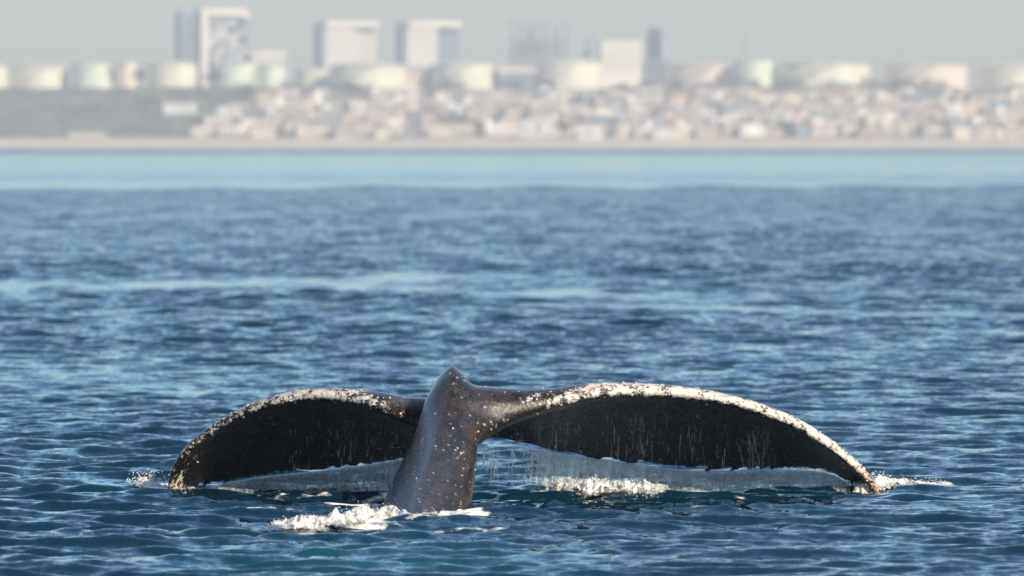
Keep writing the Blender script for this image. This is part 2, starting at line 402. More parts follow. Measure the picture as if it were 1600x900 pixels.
# slim dark stack left of the square block
loc, w, h = place(912, 931, 55, 5200)
e = tag(empty('slim_stack', loc), 'slim blue-grey stack rising left of the square cream block', 'chimney')
c = link('flue', cyl_mesh(M_BLUEW, 'flue', [(1, 0), (.9, .7), (.55, .72), (.5, 1), (.01, 1)], 20), e); c.scale = (w * .5, w * .5, h)
c = link('platform', cyl_mesh(M_STEEL, 'ring', [(.9, 0), (1.2, 0), (1.2, 1), (.9, 1)], 20), e); c.location = (0, 0, h * .7); c.scale = (w * .5, w * .5, .8)
# square cream block
loc, w, h = place(938, 1000, 64, 4960)
e = tag(empty('square_block', loc, R(5)), 'square cream block standing in front of the tank row', 'building')
box(e, 'wall', M_FRAME, -w / 2, w / 2, -9, 14, 0, h * .95); box(e, 'parapet', WALLS['white'], -w / 2 - .4, w / 2 + .4, -9.5, 14.5, h * .95, h)
window_grid(e, WALLS['light grey'], -w * .46, w * .46, -9.1, h * .35, h * .9, 7, 8, 1.7, 1.3)
# dark tower
loc, w, h = place(1013, 1041, 42, 5150)
e = tag(empty('dark_tower', loc, R(-20)), 'narrow dark blue-grey tower on a wider base', 'tower')
box(e, 'shaft', M_BLUEW, -w * .43, w * .43, -6, 6, h * .45, h * .97); box(e, 'base', M_STEEL, -w * .75, w * .8, -9, 9, 0, h * .449); box(e, 'cap', M_STEEL, -w * .36, w * .36, -5, 5, h * .97, h)
window_grid(e, M_GLASS, -w * .4, w * .4, -6.1, h * .5, h * .94, 3, 9, 2.4, 1.8)
# faint thin mast with steam beside it
loc, w, h = place(1162, 1168, 40, 5600)
e = tag(empty('thin_mast', loc), 'faint thin mast above the pale green tank on the right', 'mast')
c = link('pole', cyl_mesh(M_STEEL, 'mast', [(1, 0), (.5, 1), (.01, 1)], 10), e); c.scale = (1.0, 1.0, h)
box(e, 'aerial_arm', M_STEEL, -2.2, 2.2, -.3, .3, h * .8, h * .82)
# ------------------------------------------------------------------ low building on the scrub slope and beach kiosk
def slope_at(px, py):                                  # where the hill is met at a pixel
    Ys = np.arange(4505, 5000, 2.0); b = at(px, py, 1000.0)
    xs = b.x * Ys / 1000; zs = CAM_H + (b.z - CAM_H) * Ys / 1000; hs = hill_z(xs, Ys); k = np.where(zs <= hs)[0]
    if len(k): return float(xs[k[0]]), float(Ys[k[0]]), float(hs[k[0]])
    q = at(px, py, 4900); return q.x, 4900.0, hz(q.x, 4900)
x, y, z = slope_at(281, 178)
e = tag(empty('low_building', (x, y, z - 1), R(6)), 'long low pinkish-white building alone on the scrub slope', 'building')
box(e, 'wall', WALLS['white'], -11, 11, -4, 5, 0, 7.2); box(e, 'roof', WALLS['peach'], -11.5, 11.5, -4.5, 5.5, 7.2, 8.4); window_grid(e, M_GLASS, -10, 10, -4.1, 2.5, 5.5, 5, 1, 1.0, 1.0)
x, y, z = slope_at(140, 214)
e = tag(empty('beach_shed', (x, y, z - .5), R(4)), 'long pale shed behind the beach at far left', 'shed')
box(e, 'wall', WALLS['cream'], -13, 12, -3, 3, 0, 2.8); box(e, 'roof', ROOFS['pale'], -13.4, 12.4, -3.4, 3.4, 2.8, 3.3)
for i in range(5): box(e, 'door', ROOFS['brown'], -11 + i * 5, -9 + i * 5, -3.1, -2.9, 0.5, 2.4)

# ------------------------------------------------------------------ houses stacked up the hillside
MARKS = [(-50, 460, 'the framed glass tower'), (460, 600, 'the left slab tower'), (600, 735, 'the right slab tower'), (735, 900, 'the pipe-column plant'),
         (900, 1005, 'the square cream block'), (1005, 1100, 'the narrow dark tower'), (1100, 1210, 'the pale green right tank'), (1210, 1370, 'the widest cream tank'), (1370, 1700, 'the last right-hand tank')]
ROWN = ['beachfront row', 'second row up', 'third row up', 'fourth row up', 'fifth row up', 'top row']
rh = random.Random(11)
houses = []
pal = ['cream'] * 8 + ['white'] * 4 + ['peach'] * 5 + ['pale pink'] * 4 + ['tan'] * 4 + ['light grey'] * 2 + ['grey blue'] * 2 + ['terracotta'] + ['sage']
for r, (py, start) in enumerate(((214, 296), (203, 312), (192, 332), (181, 352), (170, 380), (159, 425))):
    px = start + rh.uniform(-6, 6)
    while px < 1650:
        wpx = rh.uniform(19, 38)
        if rh.random() < (.10 if px > start + 70 else .45): px += rh.uniform(8, 22); continue
        cx = px + wpx / 2; px += wpx + rh.uniform(-2, 2)
        if r == 5 and (505 < cx < 570 or 1040 < cx < 1060): continue
        houses.append((r, cx, wpx, py + rh.uniform(-4, 4)))
cells = {}
for i, (r, cx, wpx, py) in enumerate(houses):
    x, y, z = slope_at(cx, py); Wm = wpx * A * y; Hm = rh.uniform(6.5, 10.0) * (.85 if r in (0, 5) else 1.0); Dm = rh.uniform(8, 12)
    colr = rh.choice(pal); kind = rh.choice(['flat', 'flat', 'gable', 'step'])
    e = empty('hillside_house', (x, y, z - 1.5), R(rh.uniform(-4, 16)))
    wm = WALLS[colr]; hw = Wm / 2; body = Hm + 1.5
    rk = rh.choice(list(ROOFS))
    box(e, 'wall', wm, -hw, hw, -Dm / 2, Dm / 2, 0, body)
    if kind == 'gable':
        g = link('roof', gable(ROOFS[rk]), e); g.location = (0, 0, body); g.scale = (Wm + .8, Dm + .8, 2.4)
    else:
        box(e, 'roof', ROOFS[rk] if kind == 'flat' else wm, -hw - .2, hw + .2, -Dm / 2 - .2, Dm / 2 + .2, body, body + .5)
        if kind == 'step':
            s = rh.choice((-1, 1)); box(e, 'upper_storey', WALLS['white'], min(0, s * hw * .9), max(0, s * hw * .9), -Dm * .3, Dm * .4, body + .5, body + 3.2)
    nwin = 2 if Wm < 9 else 3
    for k in range(nwin):
        for zz in (body - 2.2, body - 5.3):
            if rh.random() < .2: continue
            c = -hw + (k + .5) * Wm / nwin; ww = rh.uniform(.5, 1.0)
            box(e, 'window', M_GLASS, c - ww, c + ww, -Dm / 2 - .12, -Dm / 2 + .05, zz - .8, zz + .8)
    if rh.random() < .35: box(e, 'balcony', WALLS['white'], -hw * .8, hw * .8, -Dm / 2 - 1.4, -Dm / 2 - .13, body - 3.9, body - 3.1)
    mk = next(m for a, b, m in MARKS if a <= cx < b)
    cells.setdefault((colr, kind, r, mk), []).append((cx, e))
ORD = {1: [''], 2: ['left of two, ', 'right of two, '], 3: ['left of three, ', 'middle of three, ', 'right of three, ']}
KN = {'flat': 'flat-roofed', 'gable': 'gabled', 'step': 'stepped'}
for (colr, kind, r, mk), lst in cells.items():
    lst.sort(key=lambda q: q[0]); n = len(lst)
    for j, (cx, e) in enumerate(lst):
        pre = ORD[n][j] if n in ORD else ['first', 'second', 'third', 'fourth', 'fifth', 'sixth'][min(j, 5)] + ' from left, '
        tag(e, f'{colr} {KN[kind]} house, {pre}{ROWN[r]} below {mk}', 'house', 'houses stacked up the hillside')

# trees between the houses and along the crest
t = NT('dark_foliage'); n = t.noise(t.pos(), .6, 4).outputs[0]
M_LEAF = t.set(Base_Color=t.mix(t.mapr(n, .35, .65), c4(.03, .045, .03), c4(.075, .095, .05)), Roughness=.8)
M_BARK = paint('bark', (.10, .075, .055))
def crown_mesh(seed, n=420):
    r = np.random.default_rng(seed); v, f = [], []
    lobes = r.normal(0, .36, (9, 3)) + [0, 0, .1]
    for i in range(n):
        c = lobes[r.integers(9)] + r.normal(0, 1, 3) * .19
        a, b = r.normal(0, 1, 3), r.normal(0, 1, 3); a /= np.linalg.norm(a); b = np.cross(a, b); b /= np.linalg.norm(b)
        s = r.uniform(.07, .14); k = len(v); v += [c - a * s, c + b * s * .7, c + a * s, c - b * s * .7]; f.append((k, k + 1, k + 2, k + 3))
    me = mesh_np('crown', v, f, False); me.materials.append(M_LEAF); return me
CROWNS = [crown_mesh(s) for s in range(4)]
TRUNK = cyl_mesh(M_BARK, 'trunk', [(1, 0), (.7, .5), (.45, 1)], 8)
def tree(px, py, wpx, hpx, label):
    x, y, z = slope_at(px, py); s = A * y
    e = tag(empty('hillside_tree', (x, y, z - .3)), label, 'tree', 'dark trees on the hillside')
    k = link('trunk', TRUNK, e); k.scale = (.35, .35, hpx * s * .6)
    c = link('crown', rt.choice(CROWNS), e); c.location = (0, 0, hpx * s * .62); c.scale = (wpx * s * .62, 4.0, hpx * s * .5); c.rotation_euler = (0, 0, 0)
rt = random.Random(3)
for px, py, wx, hx, lab in ((497, 213, 24, 26, 'dark tree mass near the beach, below the left slab tower'), (562, 212, 26, 24, 'broad dark tree at the beach, right of the left slab tower'),
        (748, 213, 20, 26, 'tall dark tree at the beach, left of the pipe-column plant'), (692, 204, 22, 22, 'dark tree among lower houses, below the right slab tower'), (878, 213, 26, 26, 'dark tree at the beach, below the domed tank'),
        (930, 212, 32, 24, 'wide dark tree at the beach, below the square cream block'), (1070, 212, 28, 22, 'dark tree at the beach, right of the dark tower'), (1168, 212, 20, 26, 'dark tree at the beach, below the pale green right tank'),
        (1228, 213, 24, 24, 'left one of two beach trees below the widest tank'), (1252, 213, 24, 22, 'right one of two beach trees below the widest tank'), (1330, 213, 24, 22, 'dark tree at the beach, left of the last tank'),
        (1458, 212, 36, 28, 'big dark tree at the beach, below the last tank'), (1545, 212, 30, 26, 'dark beach tree closest to the right edge'),
        (550, 150, 44, 22, 'dark tree at the crest, below the wide tank between slab towers'), (585, 149, 36, 16, 'low dark tree at the crest, under the right end of that wide tank'),
        (650, 160, 20, 18, 'dark tree below the right slab tower, high on the slope'), (700, 145, 34, 20, 'dark crest tree left of the pipe-column plant'),
        (800, 142, 36, 16, 'dark crest tree below the pipe-column plant'), (850, 141, 34, 16, 'dark crest tree below the left end of the domed tank'), (975, 148, 30, 18, 'dark crest tree below the square cream block'),
        (1010, 150, 28, 26, 'dark crest tree at the foot of the narrow dark tower'), (1060, 142, 30, 15, 'dark crest tree under the left end of the broad pinkish tank'), (1100, 141, 34, 14, 'dark crest tree under the middle of the broad pinkish tank'),
        (1180, 141, 44, 15, 'dark crest tree below the pale green right tank'), (1225, 142, 40, 18, 'dark crest tree below the left end of the widest tank'), (1300, 141, 40, 14, 'dark crest tree below the middle of the widest tank'),
        (1352, 145, 28, 22, 'dark crest tree at the right end of the widest tank'), (1400, 142, 44, 18, 'dark crest tree below the last pinkish tank'), (1450, 141, 40, 16, 'dark crest tree under the right half of the last pinkish tank'),
        (318, 205, 26, 22, 'dark bush-like tree where the lowest houses meet the scrub slope'), (345, 178, 24, 20, 'dark tree at the left end of the middle house rows'),
        (375, 160, 30, 18, 'dark tree where the upper houses meet the scrub slope'), (232, 165, 34, 14, 'dark low tree on the scrub slope, left of the low building'), (150, 180, 40, 16, 'dark low tree on the scrub slope at far left'),
        (330, 141, 22, 36, 'tall dark tree between the tanks below the framed tower'), (221, 141, 18, 36, 'tall dark tree between the small pinkish tank and its right neighbour'),
        (177, 140, 12, 32, 'slim dark tree left of the small pinkish tank'), (445, 146, 26, 18, 'dark crest tree right of the small pale tank'), (390, 150, 32, 18, 'dark crest tree under the pale green left tank')):
    tree(px, py, wx, hx, lab)

# scrub on the left-hand slope: one mass
def scrub():
    r = np.random.default_rng(5); v, f = [], []
    for i in range(2600):
        px = r.uniform(-180, 430); Y = r.uniform(4592, 4880); x = (px - 800) * A * Y
        lim = np.interp(Y, [4592, 4700, 4800, 4880], [310, 330, 345, 420])
        if px > lim + r.normal(0, 8): continue
        if px > 255 and px < 310 and 4735 < Y < 4775: continue
        z = hz(x, Y); s = r.uniform(.7, 2.2)
        for k in range(7):
            c = np.array([x, Y, z + s * .3]) + r.normal(0, 1, 3) * [s, s, s * .35]
            a, b = r.normal(0, 1, 3), r.normal(0, 1, 3); a /= np.linalg.norm(a); b = np.cross(a, b); b /= np.linalg.norm(b)
            q = len(v); w = s * .55; v += [c - a * w, c + b * w, c + a * w, c - b * w]; f.append((q, q + 1, q + 2, q + 3))
    return mesh_np('scrub', v, f, False)
t = NT('grey_green_scrub'); n = t.noise(t.pos(), .045, 5, .65).outputs[0]
M_SCRUB = t.set(Base_Color=t.mix(t.mapr(n, .40, .60), c4(.06, .08, .07), c4(.27, .27, .19)), Roughness=.9)
tag(link('scrub', scrub(), mat=M_SCRUB), 'grey-green scrub covering the slope on the left', 'scrub', kind='stuff')

# ------------------------------------------------------------------ whale tail
DY = -0.40
LEFT = [((700, 650, 44.75), (700, 692, 45.4), .10), ((668, 648, 44.75), (664, 704, 45.45), .105), ((640, 645, 44.68), (638, 716, 45.5), .10), ((600, 634, 44.5), (592, 726, 45.58), .082), ((550, 621, 44.6), (540, 733, 45.64), .066), ((500, 616, 44.7), (500, 738, 45.68), .060),
        ((450, 621, 44.8), (450, 743, 45.68), .057), ((400, 634, 44.88), (405, 748, 45.64), .054), ((350, 657, 44.96), (365, 755, 45.58), .050), ((310, 684, 45.02), (337, 760, 45.5), .047), ((281, 711, 45.08), (314, 767, 45.4), .043), ((266, 739, 45.13), (298, 778, 45.32), .036), ((261, 772, 45.18), (284, 796, 45.26), .026), ((264, 812, 45.2), (274, 816, 45.22), .012)]
RIGHT = [((706, 665, 44.2), (706, 692, 45.3), .18), ((742, 666, 44.28), (742, 690, 45.4), .195), ((772, 652, 44.40), (772, 688, 45.45), .15), ((820, 638, 44.47), (815, 698, 45.52), .102), ((870, 626, 44.55), (870, 710, 45.58), .078), ((930, 612, 44.62), (930, 719, 45.63), .068),
         ((990, 609, 44.7), (995, 727, 45.68), .062), ((1060, 612, 44.78), (1060, 736, 45.72), .058), ((1120, 620, 44.84), (1120, 738, 45.72), .055), ((1190, 639, 44.92), (1185, 737, 45.68), .052), ((1245, 662, 44.98), (1240, 736, 45.62), .050),
         ((1290, 690, 45.04), (1280, 738, 45.54), .047), ((1325, 716, 45.09), (1305, 745, 45.44), .046), ((1354, 742, 45.14), (1330, 760, 45.36), .042), ((1374, 768, 45.17), (1350, 782, 45.28), .034), ((1384, 812, 45.2), (1372, 816, 45.24), .018)]
def spline(P, n):                  # Catmull-Rom resample of station rows
    P = np.asarray(P, float); out = []
    Q = np.vstack([2 * P[0] - P[1], P, 2 * P[-1] - P[-2]])
    for s in np.linspace(0, len(P) - 1 - 1e-6, n):
        i = int(s); u = s - i; p0, p1, p2, p3 = Q[i:i + 4]
        out.append(.5 * (2 * p1 + (p2 - p0) * u + (2 * p0 - 5 * p1 + 4 * p2 - p3) * u * u + (3 * p1 - p0 - 3 * p2 + p3) * u ** 3))
    return np.array(out)
def stations(S, n=72):
    rows = []
    for L, T, th_ in S:
        l = at(L[0], L[1], L[2] + DY); q = at(T[0], T[1], T[2] + DY); rows.append([*l, *q, th_])
    return spline(rows, n)
SL, SR = stations(LEFT), stations(RIGHT)
CH = np.array([0, .012, .04, .09, .16, .26, .38, .5, .62, .74, .85, .93, .98, 1.0])
def thick(c): return np.where(c < .13, np.sqrt(np.clip(1 - ((.13 - c) / .13) ** 2, 0, 1)), np.clip(1 - ((c - .13) / .87), 0, 1) ** .8 * .88 + .12 * np.sqrt(np.clip(1 - c, 0, 1)))
def fluke_frame(row):
    L, T, tk = row[:3], row[3:6], row[6]
    d = T - L; ch = np.linalg.norm(d)
    up = np.array([0, -d[2], d[1]]); up /= max(np.linalg.norm(up), 1e-6)
    if up[2] < 0: up = -up
    return L, d, ch, up, tk
def fluke_pt(row, c, side, camb=.13):
    L, d, ch, up, tk = fluke_frame(row)
    return L + d * c + up * (camb * ch * math.sin(math.pi * min(c, 1)) ** 1.0 + side * tk * float(thick(np.array(c))))
def fluke_mesh(S):
    v, f = [], []; m = 2 * len(CH) - 2
    for row in S:
        v += [fluke_pt(row, c, 1) for c in CH] + [fluke_pt(row, c, -1) for c in CH[-2:0:-1]]
    for i in range(len(S) - 1):
        for j in range(m):
            a, b = i * m + j, i * m + (j + 1) % m; f.append((a, b, b + m, a + m))
    return v, f, m, len(S)
PED = [  # px centre, py (upper surface), Y, half width m, half depth m
    (640, 905, 40.6, .33, .34), (646, 850, 41.5, .29, .30), (650, 805, 42.1, .300, .27), (661, 768, 42.6, .280, .24), (676, 730, 43.1, .268, .215), (688, 696, 43.5, .248, .195), (698, 660, 43.78, .215, .18), (703, 628, 43.93, .185, .165), (706, 598, 44.05, .155, .15), (706, 584, 44.25, .115, .13), (706, 610, 44.6, .09, .1), (706, 650, 44.9, .06, .07)]
def ped_mesh():
    rows = []
    for px, py, Y, w, h in PED:
        p = at(px, py, Y); rows.append([p.x, p.y, p.z, w, h])
    S = spline(rows, 60); v, f = [], []; m = 40
    tang = np.gradient(S[:, :3], axis=0)
    for i, row in enumerate(S):
        tg = tang[i] / np.linalg.norm(tang[i]); side = np.array([1.0, 0, 0]); side = side - tg * side.dot(tg); side /= np.linalg.norm(side)
        n = np.cross(side, tg); n = n if n[2] > 0 or abs(n[2]) < .3 else -n
        w, h = row[3], row[4]; C = row[:3] - n * h * .62
        for j in range(m):
            a = 2 * math.pi * j / m; ca, sa = math.cos(a), math.sin(a)
            e_ = 1.6                                       # between ellipse and diamond: keels above and below
            x = math.copysign(abs(ca) ** e_, ca) * .96; y = math.copysign(abs(sa) ** e_, sa)
            rr = .2; x = x * (1 - rr) + ca * rr; y = y * (1 - rr) + sa * rr
            v.append(C + side * x * w + n * y * h)
    for i in range(len(S) - 1):
        for j in range(m):
            a, b = i * m + j, i * m + (j + 1) % m; f.append((a, b, b + m, a + m))
    return v, f, m, len(S)
def whale_mesh():
    bm = bmesh.new()
    for v, f, m, n in (fluke_mesh(SL), fluke_mesh(SR), ped_mesh()):
        vs = [bm.verts.new(p) for p in v]
        for q in f: bm.faces.new([vs[i] for i in q])
        bm.faces.new(vs[:m][::-1]); bm.faces.new(vs[(n - 1) * m:])
    bmesh.ops.recalc_face_normals(bm, faces=bm.faces)
    me = bpy.data.meshes.new('raw'); bm.to_mesh(me); bm.free()
    o = bpy.data.objects.new('raw', me); COL.objects.link(o)
    md = o.modifiers.new('r', 'REMESH'); md.mode = 'VOXEL'; md.voxel_size = .0135
    ms = o.modifiers.new('s', 'SMOOTH'); ms.factor = .5; ms.iterations = 7
    dg = bpy.context.evaluated_depsgraph_get()
    res = bpy.data.meshes.new_from_object(o.evaluated_get(dg)); res.name = 'whale_body'
    bpy.data.objects.remove(o); res.polygons.foreach_set('use_smooth', np.ones(len(res.polygons), bool))
    return res
wme = whale_mesh()
def relax(me, weight, it):          # Laplacian fairing of the tail-stock / fluke junction
    n = len(me.vertices); ed = np.zeros(len(me.edges) * 2, np.int32); me.edges.foreach_get('vertices', ed); ed = ed.reshape(-1, 2)
    c = np.zeros(n * 3, np.float32); me.vertices.foreach_get('co', c); c = c.reshape(-1, 3).astype(np.float64)
    w = weight(c)[:, None]; deg = np.bincount(ed.ravel(), minlength=n)[:, None]
    for _ in range(it):
        acc = np.stack([np.bincount(ed[:, 0], c[ed[:, 1], k], n) + np.bincount(ed[:, 1], c[ed[:, 0], k], n) for k in range(3)], 1)
        c += .6 * w * (acc / np.maximum(deg, 1) - c)
    me.vertices.foreach_set('co', c.astype(np.float32).ravel()); me.update()
def junction(c):
    px = c[:, 0] / c[:, 1] / A + 800; pz = HOR + (CAM_H - c[:, 2]) / c[:, 1] / A
    return sstep(210, 90, np.abs(px - 712)) * sstep(655, 700, px) * sstep(592, 612, pz) * sstep(790, 715, pz)
relax(wme, junction, 70)
co = np.zeros(len(wme.vertices) * 3, np.float32); wme.vertices.foreach_get('co', co); co = co.reshape(-1, 3)
no = np.zeros_like(co.ravel()); wme.vertices.foreach_get('normal', no); no = no.reshape(-1, 3)
LE = np.vstack([spline(SL[:, :3], 160), spline(SR[:, :3], 160)]).astype(np.float32)
dmin = np.full(len(co), 9.0, np.float32); dir_ = np.zeros(len(co), np.float32)
for k in range(0, len(co), 20000):
    d = np.linalg.norm(co[k:k + 20000, None, :] - LE[None], axis=2); dmin[k:k + 20000] = d.min(1)
PX = co[:, 0] / co[:, 1] / A + 800                           # bearing, used to lay the crust along the span
span_w = .93 * np.interp(PX, [255, 270, 330, 440, 460, 560, 590, 640, 700, 790, 850, 890, 960, 1060, 1180, 1300, 1345, 1380],
                       [.50, .50, .56, .66, .84, .80, .45, .18, .05, .18, .52, .82, .98, .95, .90, .92, .85, .75])
band = np.interp(PX, [255, 300, 400, 600, 800, 900, 1000, 1200, 1380], [.19, .18, .15, .11, .115, .15, .15, .13, .13])
crust = span_w * sstep(1.45, .30, dmin / band) * sstep(-.75, .25, no[:, 2] - .25 * no[:, 1] + .35)
spark = .38 * sstep(4.0, 1.0, dmin / band) * sstep(.05, .3, span_w)      # stray scars below the band
ped = sstep(.62, .30, np.abs(PX - 695) * A * 44 ) * 1.0
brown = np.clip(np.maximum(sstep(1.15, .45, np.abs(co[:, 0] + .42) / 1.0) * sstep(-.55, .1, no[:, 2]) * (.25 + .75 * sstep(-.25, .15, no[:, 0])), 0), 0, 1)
inner = sstep(.35, -.25, no[:, 2])
attr(wme, 'crust', crust); attr(wme, 'stray', spark); attr(wme, 'brown', brown); attr(wme, 'ped', ped); attr(wme, 'tip', sstep(1325, 1365, PX)); attr(wme, 'grey', sstep(.15, -.25, no[:, 0]) * ped * sstep(-.3, .2, no[:, 2]))  # grey marks the left-facing flank for its painted sky sheen
t = NT('wet_whale_skin'); p = t.pos()
n1 = t.noise(p, 5.0, 5, .6).outputs[0]; n2 = t.noise(p, 46.0, 5, .62).outputs[0]; n3 = t.noise(p, 130.0, 3, .6).outputs[0]
st = t.noise(t.vec('MULTIPLY', p, (1, .22, .8)), 14.0, 4, .6).outputs[0]
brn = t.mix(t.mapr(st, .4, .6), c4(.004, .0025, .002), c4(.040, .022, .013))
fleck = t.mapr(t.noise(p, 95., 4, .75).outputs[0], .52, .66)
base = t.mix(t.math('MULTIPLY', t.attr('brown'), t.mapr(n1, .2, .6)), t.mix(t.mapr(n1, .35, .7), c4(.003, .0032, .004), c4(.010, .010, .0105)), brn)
thr = t.math('SUBTRACT', .79, t.math('MULTIPLY', t.attr('crust'), .37))
n5 = t.noise(p, 13.0, 5, .65).outputs[0]
wc = t.mapr(t.math('ADD', t.math('SUBTRACT', t.math('MULTIPLY', n5, .9), .2), t.math('ADD', t.math('MULTIPLY', n2, .55), t.math('MULTIPLY', n3, .25))), t.math('ADD', thr, .03), t.math('ADD', thr, .18))
wc = t.math('MULTIPLY', wc, t.mapr(t.attr('crust'), .05, .2))
vs = t.voro(p, 24.0); vcol = t.n('ShaderNodeSeparateColor'); t.t.links.new(vs.outputs['Color'], vcol.inputs[0])
spot = t.math('MULTIPLY', t.mapr(vs.outputs['Distance'], .24, .14), t.math('GREATER_THAN', t.math('ADD', vcol.outputs[0], t.math('MULTIPLY', t.math('MAXIMUM', t.attr('ped'), t.attr('stray')), .42)), 1.0))
spot = t.math('MULTIPLY', spot, t.mapr(n2, .38, .52))
white = t.math('MAXIMUM', wc, spot)
base = t.mix(t.math('MULTIPLY', t.attr('grey'), t.mapr(n1, .25, .65, .3, .9)), base, c4(.036, .034, .036))  # sky sheen on the left flank, painted into the skin colour as grey
base = t.mix(t.math('MULTIPLY', t.mapr(t.noise(p, 22., 5, .7).outputs[0], .48, .62), .6), base, c4(.006, .005, .005))
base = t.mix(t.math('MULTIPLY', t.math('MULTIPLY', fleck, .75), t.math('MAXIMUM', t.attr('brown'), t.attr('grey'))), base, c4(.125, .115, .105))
shade = t.mix(t.mapr(n3, .3, .7), c4(.42, .36, .30), c4(.74, .70, .64))
shade = t.mix(t.math('MULTIPLY', t.attr('tip'), .8), shade, c4(.42, .22, .12))
t.set(Base_Color=t.mix(white, base, shade), Roughness=t.math('ADD', t.mapr(n2, .3, .7, .10, .36), t.math('MULTIPLY', white, .35)),
      Normal=t.bump(t.math('ADD', t.math('MULTIPLY', n2, .6), t.math('ADD', t.math('MULTIPLY', white, .8), t.math('MULTIPLY', n3, .3))), .6, .014))
t.b.inputs['Specular IOR Level'].default_value = .5
t.put(t.math('MULTIPLY', t.math('MAXIMUM', t.attr('brown'), t.attr('grey')), .5), t.b.inputs['Coat Weight']); t.b.inputs['Coat Roughness'].default_value = .09; t.b.inputs['Coat IOR'].default_value = 1.34
t.put(t.bump(t.noise(p, 60., 4, .6).outputs[0], .5, .012), t.b.inputs['Coat Normal'])
wme.materials.clear(); wme.materials.append(t.m)
wroot = tag(empty('whale', (0, 44, 0)), 'dark whale tail with white-crusted flukes arching out of the sea', 'whale')
body = link('body', wme, wroot); body.matrix_parent_inverse = Matrix.Translation((0, -44, 0))

def frusta(name, pts, nrm, rad, hgt, seg=6):                  # barnacle cones, joined
    v, f = [], []
    for P, N, r_, h_ in zip(pts, nrm, rad, hgt):
        N = N / np.linalg.norm(N); a = np.cross(N, [.3, .9, .2]); a /= np.linalg.norm(a); b = np.cross(N, a); k = len(v)
        for rr, z in ((1.0, -.3), (.62, 1.0), (.3, .75)):
            for j in range(seg):
                q = 2 * math.pi * j / seg; v.append(P + (a * math.cos(q) + b * math.sin(q)) * r_ * rr + N * h_ * z)
        for i in range(2):
            for j in range(seg): f.append((k + i * seg + j, k + i * seg + (j + 1) % seg, k + (i + 1) * seg + (j + 1) % seg, k + (i + 1) * seg + j))
    return mesh_np(name, v, f)
wr = np.random.default_rng(12)
idx = np.where(wr.random(len(co)) < .05 * crust ** 2 + .0030 * spark + .0005 * ped * (no[:, 2] > -.2))[0]
idx = idx[(co[idx, 2] > -.05)][:5200]
rad = wr.uniform(.0035, .0085, len(idx)); hg = rad * wr.uniform(.35, .8, len(idx))
t = NT('barnacle_shell'); nb = t.noise(t.pos(), 60., 4).outputs[0]
M_BARN = t.set(Base_Color=t.mix(t.mapr(nb, .3, .65), c4(.42, .36, .29), c4(.80, .77, .70)), Roughness=.7)
ba = link('barnacles', frusta('barnacles', co[idx], no[idx], rad, hg), wroot, M_BARN); ba.matrix_parent_inverse = body.matrix_parent_inverse.copy()
tag(ba, 'white barnacles crusting the leading edges', kind='stuff')

# ------------------------------------------------------------------ falling water
def curtain(name, S, p0, p1, ytop, label, lean, seed, fade):
    r = np.random.default_rng(seed); v, f = [], []; nu, nv = 240, 12
    te = np.array([row[3:6] for row in S]); pxs = te[:, 0] / te[:, 1] / A + 800; o = np.argsort(pxs)
    top = np.zeros(nu); 
    for i in range(nu):
        px = p0 + (p1 - p0) * i / (nu - 1)
        T = np.array([np.interp(px, pxs[o], te[o, k]) for k in range(3)])
        T[2] = max(T[2], .02)
        for j in range(nv):
            s = j / (nv - 1)
            wob = .018 * math.sin(i * .31 + 2 * s) + .012 * math.sin(i * .83 + 1.7) + .008 * r.normal()
            v.append((T[0] + .01 * r.normal() * s, T[1] - lean * s ** .8 + wob * (.3 + s), (T[2] + .012) * (1 - s) - .03 * s))
    for i in range(nu - 1):
        for j in range(nv - 1): a = i * nv + j; f.append((a, a + 1, a + nv + 1, a + nv))
    me = mesh_np(name, v, f); o_ = link(name, me, mat=M_CURT)
    pp = np.linspace(p0, p1, nu); e0, e1 = fade
    ci = np.clip((pp - p0) / e0, 0, 1) * np.clip((p1 - pp) / e1, 0, 1)
    attr(me, 'cover', (np.repeat(.55 + .45 * ci, nv) - np.tile(np.linspace(0, .10, nv) ** 1.0, nu)))
    so = o_.modifiers.new('thick', 'SOLIDIFY'); so.thickness = .006
    return tag(o_, label, 'water sheet', 'water sheets falling from the flukes')
t = NT('falling_water'); p = t.pos()
s1 = t.noise(t.vec('MULTIPLY', p, (1, .4, .22)), 40., 6, .75).outputs[0]; s2 = t.noise(p, 70., 3, .6).outputs[0]
cov = t.mapr(t.math('ADD', t.math('ADD', t.math('MULTIPLY', s1, .6), t.math('MULTIPLY', s2, .45)), t.math('SUBTRACT', t.attr('cover'), 1.0)), .30, .62, 0.0, .97)
M_CURT = t.set(Base_Color=t.mix(t.mapr(s1, .38, .62), c4(.60, .76, .85), c4(.97, .99, .99)), Roughness=.25, Alpha=cov, Normal=t.bump(s1, .6, .02))
t.b.inputs['Transmission Weight'].default_value = .15
tl = t.n('ShaderNodeBsdfTranslucent'); tl.inputs['Color'].default_value = c4(.86, .94, .97); tp = t.n('ShaderNodeBsdfTransparent')
m1 = t.n('ShaderNodeMixShader'); m1.inputs[0].default_value = .6; t.put(t.b.outputs[0], m1.inputs[1])
m2 = t.n('ShaderNodeMixShader'); t.put(cov, m2.inputs[0]); t.put(tp.outputs[0], m2.inputs[1]); t.put(tl.outputs[0], m2.inputs[2])
t.put(m2.outputs[0], m1.inputs[2]); t.put(m1.outputs[0], t.out.inputs['Surface'])
curtain('water_sheet', SL, 318, 650, 0, 'pale water sheet pouring from the left fluke into the sea', .55, 1, (30, 10))
curtain('water_sheet', SR, 745, 1345, 0, 'pale water sheet pouring from the right fluke into the sea', .30, 2, (110, 30))

